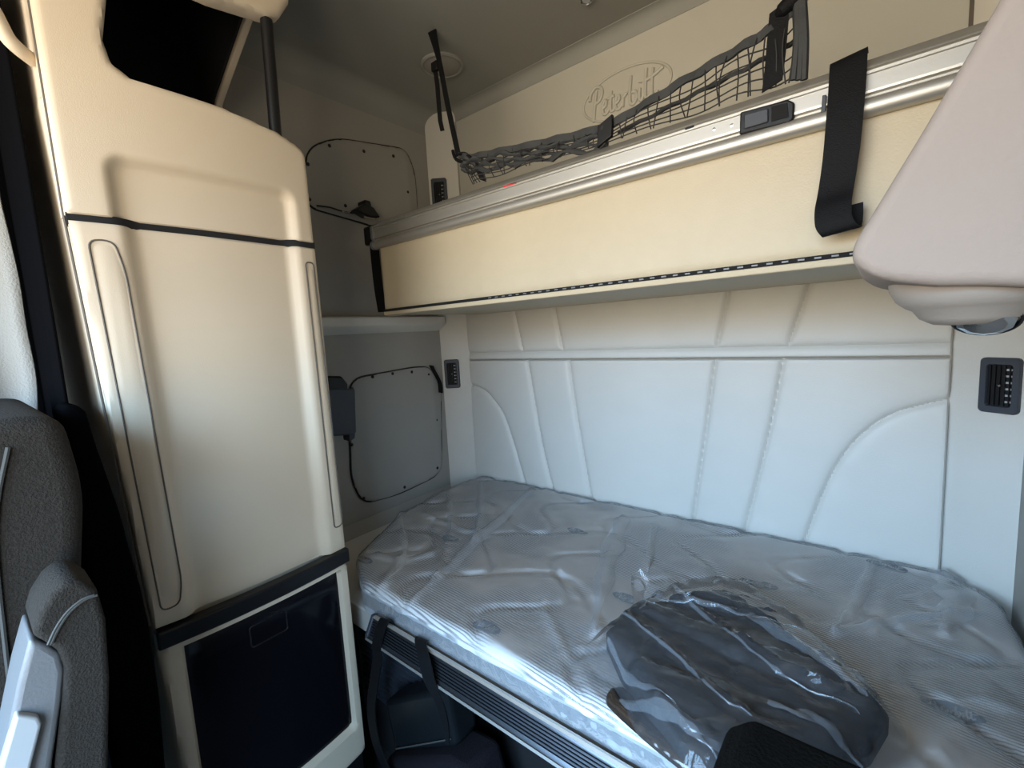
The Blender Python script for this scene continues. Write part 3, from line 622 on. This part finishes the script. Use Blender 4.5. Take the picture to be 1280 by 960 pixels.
def top_z(P):
    u, v = P[:, 0], P[:, 1]
    og = np.abs(np.cos(math.pi*u/.27+.9*np.sin(2*math.pi*v/.33)))
    og2 = np.abs(np.cos(math.pi*(v-.1)/.33+.7*np.sin(2*math.pi*u/.54)))
    w = -.007*np.exp(-(og/.16)**2)-.006*np.exp(-(og2/.14)**2)
    w = w+.006*nz(P, 2.2, 1)+.003*nz(P, 9, 4)
    return w
def folds(P):
    w = np.zeros(len(P))
    for pts_, h_, s_ in FOLDS: w = w+h_*np.exp(-(line_dist(P, pts_)/s_)**2)
    return w
FOLDS = [(at2(p_, 0, 1, Z=.77), h_, s_) for p_, h_, s_ in (
    ([(600,603),(602,640),(594,676)], .016, .014), ([(664,612),(600,670),(515,752)], .012, .012), ([(560,612),(566,660),(545,720)], .012, .014),
    ([(500,640),(505,690),(480,730)], .012, .016), ([(779,645),(758,700),(745,790)], .012, .014), ([(815,655),(808,710)], .010, .010),
    ([(1180,715),(1195,750),(1178,790)], .010, .014), ([(1090,700),(1065,760),(1040,790)], .010, .012), ([(1040,790),(1130,770),(1220,765)], .008, .012),
    ([(530,640),(575,660),(615,668)], .008, .008), ([(470,690),(500,700),(540,690)], .008, .010), ([(1105,740),(1090,790)], .008, .010), ([(690,700),(680,760),(710,820)], .006, .010),
    ([(1010,880),(1100,850),(1260,880)], .006, .012), ([(1240,860),(1150,960)], .006, .010))]
mt = thing('mattress', 'quilted ribbed mattress wrapped in clear plastic film on the lower bunk', 'mattress', (-.6, 1.1, .674))
ZT = .757
link('ticking', sheet(round_poly(mp, .03, 4), fZ(ZT), .011, lambda P: top_z(P)+.0*P[:, 0], .010, .018), 'tick', mt, smooth=60)
MB().prism(round_poly([(-.43+(u+.43)*.998, 1.12+(v-1.12)*.997) for u, v in mp], .03, 4), lambda u, v, w: Vector((u, v, w)), .674, ZT-.0105).build('border', 'border', mt, smooth=40)
def cover_disp(P):
    cr_ = .0035*np.abs(nz(P, 26, 8))+.0025*np.abs(nz(P, 55, 2))
    w = top_z(P)+.004+folds(P)+cr_
    return w
mpw = [(-.43+(u+.43)*1.004, 1.12+(v-1.12)*1.009) for u, v in mp]
pw = link('plastic_film', sheet(round_poly(mpw, .03, 4), fZ(ZT+.003), .009, cover_disp, 0, .022), 'wrap', mt, smooth=80)
# where the film is folded over itself it lies double and looks milkier
def film_z(x, y): return ZT+.0045+float(cover_disp(np.array([[x, y]]))[0])
def film_fold(pts_, hw, par, zf, m='fold', name='film_fold'):
    q_ = smooth_path([(*at2([p_], 0, 1, Z=.775 if m == 'fold' else ZB+.06)[0], 0) for p_ in pts_], 10); q_ = [Vector((v.x, v.y, zf(v.x, v.y))) for v in q_]; n__ = len(q_); mb_ = MB(); rows = []
    for i_, p_ in enumerate(q_):
        t_ = (q_[min(i_+1, n__-1)]-q_[max(0, i_-1)]); t_.z = 0; t_.normalize(); w_ = Vector((t_.y, -t_.x, 0)); f_ = i_/(n__-1)
        h_ = hw*(.25+.75*math.sin(math.pi*min(1, .15+f_))**.7)*(1+.25*math.sin(i_*1.1)); rows.append([])
        for c__ in (-1, -.5, 0, .5, 1):
            v = p_+w_*h_*c__; rows[-1].append(mb_.bm.verts.new((v.x, v.y, zf(v.x, v.y)+.003*(1-c__*c__))))
    for A_, B_ in zip(rows, rows[1:]):
        for k_ in range(4): mb_.bm.faces.new((A_[k_], A_[k_+1], B_[k_+1], B_[k_]))
    return mb_.build(name, m, par, smooth=80)
for p_, hw_ in (([(600,603),(601,640),(592,680)], .018), ([(668,608),(600,670),(512,756)], .020), ([(779,642),(760,700),(742,790)], .030), ([(818,650),(810,715)], .012),
                ([(1180,712),(1196,750),(1180,790)], .032), ([(1092,700),(1068,755),(1042,792)], .012), ([(1040,792),(1130,770),(1215,765)], .010), ([(500,642),(506,690),(484,728)], .010), ([(560,612),(562,650),(548,700)], .010)):
    film_fold(p_, hw_, pw, film_z)
# film hanging down the front of the mattress
def skirt(P): return .004*np.abs(nz(P, 22, 3))+.003*np.abs(nz(P, 50, 6))+.004
link('plastic_film_front', sheet(rrect(-1.12, .25, .706, ZT-.012, .004), lambda u, v, w: Vector((u, .653-w, v)), .008, skirt, 0), 'skirt', mt, smooth=80)
# woven oval emblems
for x, y, hw in ((608,783,.042), (563,672,.040), (722,663,.040), (785,748,.042), (948,728,.046), (1190,886,.042), (1108,706,.045), (456,700,.036)):
    c_ = at(x, y, Z=ZT+.004); 
    fo = lambda u, v, w: Vector((c_.x+u, c_.y+v, ZT+.0035+float(top_z(np.array([[c_.x+u, c_.y+v]]))[0])+w))
    me = sheet(oval(hw, hw*.42, 32), lambda u, v, w: fo(u, v, w), .012, None, 0)
    eo = link('woven_emblem', me, 'emb', mt, smooth=60)
    sb = MB(); script(sb, fo, hw*.80, hw*.25, .0014, .0012, 4); sb.build('woven_lettering', 'embl', eo)

# ------------------------------------------------------------------ folded cover in a clear bag, and the film-wrapped packet
ZB = ZT+.016
fol = [(757,792),(770,774),(800,757),(840,748),(868,738),(915,737),(945,757),(1000,797),(1060,846),(1113,893),(1088,934),(1030,948),(960,953),(890,958),(850,930),(805,872),(775,832)]
fp_ = at2(fol, 0, 1, Z=ZB+.035)
def fdisp(P):
    a = np.array(at(770, 790, Z=.8))[:2]; b_ = np.array(at(1080, 920, Z=.8))[:2]; d = (b_-a)/np.linalg.norm(b_-a); s_ = (P-a)@d; q_ = (P-a)@np.array([-d[1], d[0]])
    return .008*nz(P, 7, 1)+.006*nz(np.c_[s_, q_*3.2], 8, 6)-.008*np.exp(-np.abs(nz(np.c_[s_*1.2, q_*2.0], 9, 12))/.07)-.002*np.exp(-np.abs(nz(np.c_[s_*2, q_*2.6], 15, 21))/.08)+.010*(np.sin(q_*38+nz(P, 5, 9)*1.5) > .55)-.012*np.exp(-((q_-.20)/.012)**2)
o = link('folded_cover', sheet(round_poly(fp_, .008), fZ(ZB+.036), .007, fdisp, .034, .007), 'cloth', None, smooth=50)
fl = at2([(800,765),(868,745),(925,748),(1005,812),(1060,856),(1040,872),(960,850),(880,812)], 0, 1, Z=ZB+.05)
link('folded_flap', sheet(round_poly(fl, .008), fZ(ZB+.047), .007, lambda P: fdisp(P)*.9+.004*nz(P, 30, 5), .010, .004), 'cloth', o, smooth=50)
tag(o, 'folded black fabric cover lying in a clear plastic bag on the mattress', 'cover')
bagp = [(722,802),(760,775),(800,750),(850,728),(900,722),(950,738),(1010,780),(1070,830),(1130,893),(1140,925),(1060,965),(960,985),(890,1000),(840,965),(795,905),(770,850),(740,825)]
bp_ = at2(bagp, 0, 1, Z=ZB+.03)
BG = [(at2(p_, 0, 1, Z=ZB+.05), h_, s_) for p_, h_, s_ in (([(780,775),(850,830),(890,870),(930,900)], .010, .008), ([(840,745),(900,790),(980,850),(1080,890)], .012, .007), ([(800,745),(900,770),(1000,780)], .010, .006), ([(960,790),(1030,840),(1100,890)], .010, .010), ([(790,860),(850,905),(900,940)], .010, .008))]
def bdisp(P):
    din = line_dist(P, bp_, True); t_ = np.clip(din/.05, 0, 1); t_ = t_*t_*(3-2*t_)
    w = -.046*(1-t_)+.016+.004*np.abs(nz(P, 22, 2))+.003*np.abs(nz(P, 50, 4))+(fdisp(P)*.8+.008)*t_
    for l, h_, s_ in BG: w = w+t_*h_*np.exp(-(line_dist(P, l)/s_)**2)
    return w
pb = thing('plastic_bag', 'clear crinkled plastic bag around the folded black cover on the bed', 'bag', (at(920, 850, Z=ZB)[0], at(920, 850, Z=ZB)[1], ZB))
link('bag_film', sheet(round_poly(bp_, .02), fZ(ZB+.040), .008, bdisp, 0), 'bagfilm', pb, smooth=80)
bagf = C.objects['bag_film']
def bag_z(x, y): return ZB+.0415+float(bdisp(np.array([[x, y]]))[0])
for p_, hw_ in (([(778,772),(850,828),(890,872),(940,905)], .0025), ([(842,742),(900,790),(980,850),(1075,892)], .003), ([(800,748),(900,765),(1005,792)], .0035), ([(935,772),(1000,815),(1085,880)], .012), ([(775,845),(850,905),(900,945)], .006), ([(760,800),(800,850),(850,890)], .004), ([(960,880),(1030,905),(1080,925)], .008)):
    film_fold([(x, y) for x, y in p_], hw_, bagf, bag_z, 'bagfold', 'film_crease')
def tip(pts, name):
    me_ = MB(); q_ = [at(x, y, Y=Y_) for x, y, Y_ in pts]; c0 = sum(q_, Vector())/len(q_)+Vector((.004, -.012, 0))
    cvx = me_.bm.verts.new(c0); vs_ = [me_.bm.verts.new(v) for v in q_]
    for i_ in range(len(vs_)): me_.bm.faces.new((cvx, vs_[i_], vs_[(i_+1) % len(vs_)]))
    bmesh.ops.subdivide_edges(me_.bm, edges=me_.bm.edges[:], cuts=5, use_grid_fill=True)
    for v in me_.bm.verts: v.co += Vector((0, .008, .004))*noise.noise(v.co*60)
    o_ = me_.build(name, 'bagfilm', pb, smooth=60)
Yt = at(805, 755, Z=ZB+.03)[1]
tip([(792,760,Yt), (789,720,Yt), (800,711,Yt), (834,748,Yt-.01), (830,760,Yt-.01)], 'bag_corner')
Yt2 = at(895, 728, Z=ZB+.03)[1]
tip([(878,728,Yt2), (906,711,Yt2+.005), (908,729,Yt2)], 'bag_corner')
pk = [(755,870),(764,852),(776,850),(822,888),(862,925),(905,960),(895,985),(860,960),(815,925),(775,890)]
pp_ = at2(pk, 0, 1, Z=ZB+.012)
def pdisp(P):
    d = np.array(pp_[4])-np.array(pp_[1]); d = d/np.linalg.norm(d); q_ = P@np.array([-d[1], d[0]]); s_ = P@d
    return .010*nz(np.c_[s_, q_*3], 12, 3)+.004*nz(P, 55, 7)
o = link('wrapped_packet', sheet(round_poly(pp_, .012), fZ(ZB+.010), .006, pdisp, .012, .008), 'foil', None, smooth=60)
tag(o, 'narrow dark brown packet in shiny film at the mattress front edge', 'packet')

# ------------------------------------------------------------------ under the bed
lv = thing('louvre_panel', 'black louvred grille panel under the bed rail', 'grille', (-1.1, .775, .20))
MB().box(-1.35, -.88, .768, .796, .20, .54).build('backing', 'black_lining', lv)
sl = MB()
for k in range(10):
    z = .285+k*.0215; sl.prism([(.768, z), (.744, z-.009), (.744, z-.004), (.768, z+.007)], lambda u, v, w: Vector((w, u, v)), -1.325, -.90)
sl.build('slats', 'slate', lv)
MB().box(-1.345, -1.325, .738, .796, .20, .54).build('side_frame', 'slate', lv, bevel=.003)
# soft black bag standing under the rail
bx = [at(x, y, Y=.66) for x, y in ((472, 882), (556, 862), (563, 926), (494, 936))]
bg_ = thing('storage_bag', 'black vinyl bag with carpeted lower half, standing under the bed rail', 'bag', (-.93, .70, 0))
bm_ = MB(); 
bm_.prism([(-1.04,.28),(-1.07,.425),(-.792,.598),(-.772,.45)], lambda u, v, w: Vector((u, w, v)), .655, .735)
ob = bm_.build('bag_upper', 'bag', bg_, bevel=.015)
MB().prism([(-1.09,0.0),(-1.05,.275),(-.775,.445),(-.70,.455),(-.65,.30),(-.62,0)], lambda u, v, w: Vector((u, w, v)), .62, .738).build('bag_lower', 'carpet', bg_, bevel=.02)
q = [at(x, y, Y=.650) for x, y in ((474,884),(495,936),(530,930),(563,924))]
MB().tube(q[1:], .002, 6).build('bag_piping', 'stitch', bg_)
# webbing straps looped over the rail
def strap(pts, hw, label, th=.003):
    q_ = smooth_path(pts, 5); o_ = MB().ribbon(q_, hw, th).build('rail_strap', 'web'); return tag(o_, label, 'strap', None)
xs = at(481, 785, Y=.63)[0]
strap([Vector((xs, .648, .690)), Vector((xs, .640, .711)), Vector((xs-.002, .628, .710)), Vector((xs-.004, .604, .660)), at(472, 822, Y=.60), at(468, 850, Y=.61), at(464, 890, Y=.612), at(472, 935, Y=.60), at(490, 975, Y=.60)], [Vector((.020, 0, .004))]*41, 'black webbing strap over the left end of the bed rail')
xs = at(527, 808, Y=.63)[0]
strap([Vector((xs-.03, .652, .697)), Vector((xs-.012, .640, .713)), Vector((xs, .628, .711)), at(531, 826, Y=.606), at(535, 845, Y=.600), at(541, 862, Y=.598), at(550, 880, Y=.60), at(557, 905, Y=.61), at(560, 930, Y=.612)], [Vector((.022*(1-.75*max(0, (i-22)/18)), 0, .004)) for i in range(41)], 'black webbing strap over the bed rail, twisted, second from its left end')

# ------------------------------------------------------------------ seats
ds = thing('driver_seat', 'charcoal cloth driver seat at the left edge, in front of the cabinet', 'seat', (-1.1, -.25, 0))
bkp = round_poly([(.082,1.374),(.092,1.27),(.073,1.14),(.055,.62),(-.12,.60),(-.12,1.20),(-.06,1.36),(.028,1.381)], .04)
MB().prism(bkp, lambda u, v, w: Vector((w, u, v)), -1.32, -.82).build('backrest', 'seat', ds, bevel=.022, seg=5)
MB().tube(smooth_path([(-.818, at(10, 560, X=-.82)[1], 1.345), (-.8175, .008, 1.25), (-.8175, -.002, 1.10), (-.8175, -.01, .9)], 8), .0025, 6).build('seam_piping', 'stitch', ds)
MB().box(-1.34, -.80, -.62, .03, .44, .60).build('cushion', 'seat', ds, bevel=.04, seg=5)
MB().prism([(-1.25,-.5),(-.88,-.5),(-.88,0),(-1.25,0)], lambda u, v, w: Vector((u, v, w)), 0, .435).build('pedestal', 'black', ds, bevel=.02)
ar = [(40,795),(48,768),(64,742),(82,727),(102,725),(122,738),(133,775),(138,850),(136,960),(134,1100),(72,1100),(70,960),(78,880),(80,835),(72,815),(58,805)]
arp = at2(ar, 1, 2, X=-.70)
arm = MB().prism(arp, lambda u, v, w: Vector((w, u, v)), -.792, -.70).build('armrest', 'seat', ds, bevel=.012, seg=4, smooth=40)
sh = at2([(38,800),(60,808),(76,818),(82,840),(78,880),(66,960),(62,1100),(-30,1100),(2,960),(22,860)], 1, 2, X=-.70)
MB().prism(sh, lambda u, v, w: Vector((w, u, v)), -.79, -.703).build('armrest_shell', 'grey', arm, bevel=.006, smooth=40)
sh = at2([(20,893),(48,896),(52,905),(38,960),(22,1040),(-20,1040),(0,960)], 1, 2, X=-.695)
MB().prism(sh, lambda u, v, w: Vector((w, u, v)), -.712, -.693).build('armrest_insert', 'lgrey', arm, bevel=.003)
for off in (0, .004):
    MB().tube(smooth_path([at(x+off*900, y, X=-.699+.001) for x, y in ((60,806),(70,785),(84,765),(102,750),(118,744))], 5), .0014, 5).build('armrest_stitching', 'stitch', arm)
MB().box(-.80, -.72, -.06, .05, .62, .82).build('armrest_pivot', 'black', ds, bevel=.01)
# passenger seat: only its top corner shows at the bottom edge
ps = thing('passenger_seat', 'black cloth seat corner at the bottom edge of the photo, before the bed', 'seat', (.10, .2, 0))
ptp = [(-.088,.55),(-.082,1.10),(-.072,1.178),(-.056,1.193),(.0,1.193),(.20,1.190),(.225,1.16),(.225,.55)]
MB().prism(ptp, lambda u, v, w: Vector((u, w, v)), .215, .30).build('backrest', 'seatblk', ps, bevel=.006, smooth=40)
MB().box(-.085, .23, -.05, .25, .42, .56).build('cushion', 'seatblk', ps, bevel=.03)
MB().box(-.03, .18, .02, .28, 0, .43).build('pedestal', 'black', ps, bevel=.015)

# ------------------------------------------------------------------ curtains and grab handle at the left edge
def curtain(pts, z0, z1, name, m, label, amp=.012, n_=60, waves=6, th=.004):
    P_ = smooth_path([(a, b_, 0) for a, b_ in pts], max(2, n_//(len(pts)-1))); mb = MB(); cols = []
    for i, p_ in enumerate(P_):
        t_ = (P_[min(i+1, len(P_)-1)]-P_[max(0, i-1)]).normalized(); nn = Vector((t_.y, -t_.x, 0)); f = i/(len(P_)-1)
        cols.append([p_+nn*(amp*(.35+.65*(1-k/12))*math.sin(f*waves*2*math.pi+.5*math.sin(k*.5)))+Vector((0, 0, z0+(z1-z0)*k/12)) for k in range(13)])
    G = [[mb.bm.verts.new(v) for v in c__] for c__ in cols]
    for A, B in zip(G, G[1:]):
        for k in range(12): mb.bm.faces.new((A[k], B[k], B[k+1], A[k+1]))
    o_ = mb.build(name, m, smooth=80); s_ = o_.modifiers.new('solid', 'SOLIDIFY'); s_.thickness = th
    return tag(o_, label, 'curtain') if label else o_
bc = thing('curtain', 'black curtain hanging in the gap between the driver seat and tower cabinet', 'curtain', (-1.35, .12, 0))
o = curtain([(-1.60,.112),(-1.45,.113),(-1.30,.120),(-1.175,.121)], .005, ZC-.02, 'hanging_cloth', 'bcurtain', None, .006, 60, 5); o.parent = bc; o.matrix_parent_inverse = Matrix.Translation(-bc.location)
gp = at2([(96,505),(108,515),(122,560),(150,640),(176,735),(190,800),(200,870),(208,960),(214,1100)], 1, 2, X=-1.085)
gp = [(gp[0][0]-.02, gp[0][1])]+gp+[(gp[-1][0], .006), (.10, .006), (.10, .9)]
MB().prism(gp, lambda u, v, w: Vector((w, u, v)), -1.17, -1.085).build('shadow_fold', 'bcurtain', bc, bevel=.012, smooth=40)  # black cloth fold, also standing in for the seat's shadow beside the cabinet
# pale curtain: its free edge leans back towards the bottom
mb = MB(); E_ = [at(x, y, X=-1.38) for x, y in ((-22,80),(-6,200),(2,250),(14,300),(25,350),(34,410),(46,470),(49,530),(50,560))]; E_ = smooth_path(E_, 4); G = []
for i, p_ in enumerate(E_):
    row = []
    for k in range(25):
        f = k/24; row.append(mb.bm.verts.new(Vector((-1.38-.020*math.sin(f*16+.4*math.sin(i*.25))*(f > .02)-.05*f, p_.y-.40*f, p_.z-.02*f))))
    G.append(row)
for A, B in zip(G, G[1:]):
    for k in range(24): mb.bm.faces.new((A[k], A[k+1], B[k+1], B[k]))
o = mb.build('curtain', 'curtain', smooth=80); s_ = o.modifiers.new('solid', 'SOLIDIFY'); s_.thickness = .004
tag(o, 'pale grey woven curtain at the left edge of the photo, behind the seat', 'curtain')
q = smooth_path([at(x, y, X=X_) for x, y, X_ in ((-40,-30,-1.13),(-12,8,-1.12),(0,30,-1.12),(10,48,-1.12),(24,62,-1.125),(42,76,-1.14))], 5)
o = MB().tube(q, .011, 12).build('grab_handle', 'beige'); tag(o, 'curved beige grab handle at the top left corner beside the cabinet', 'handle')
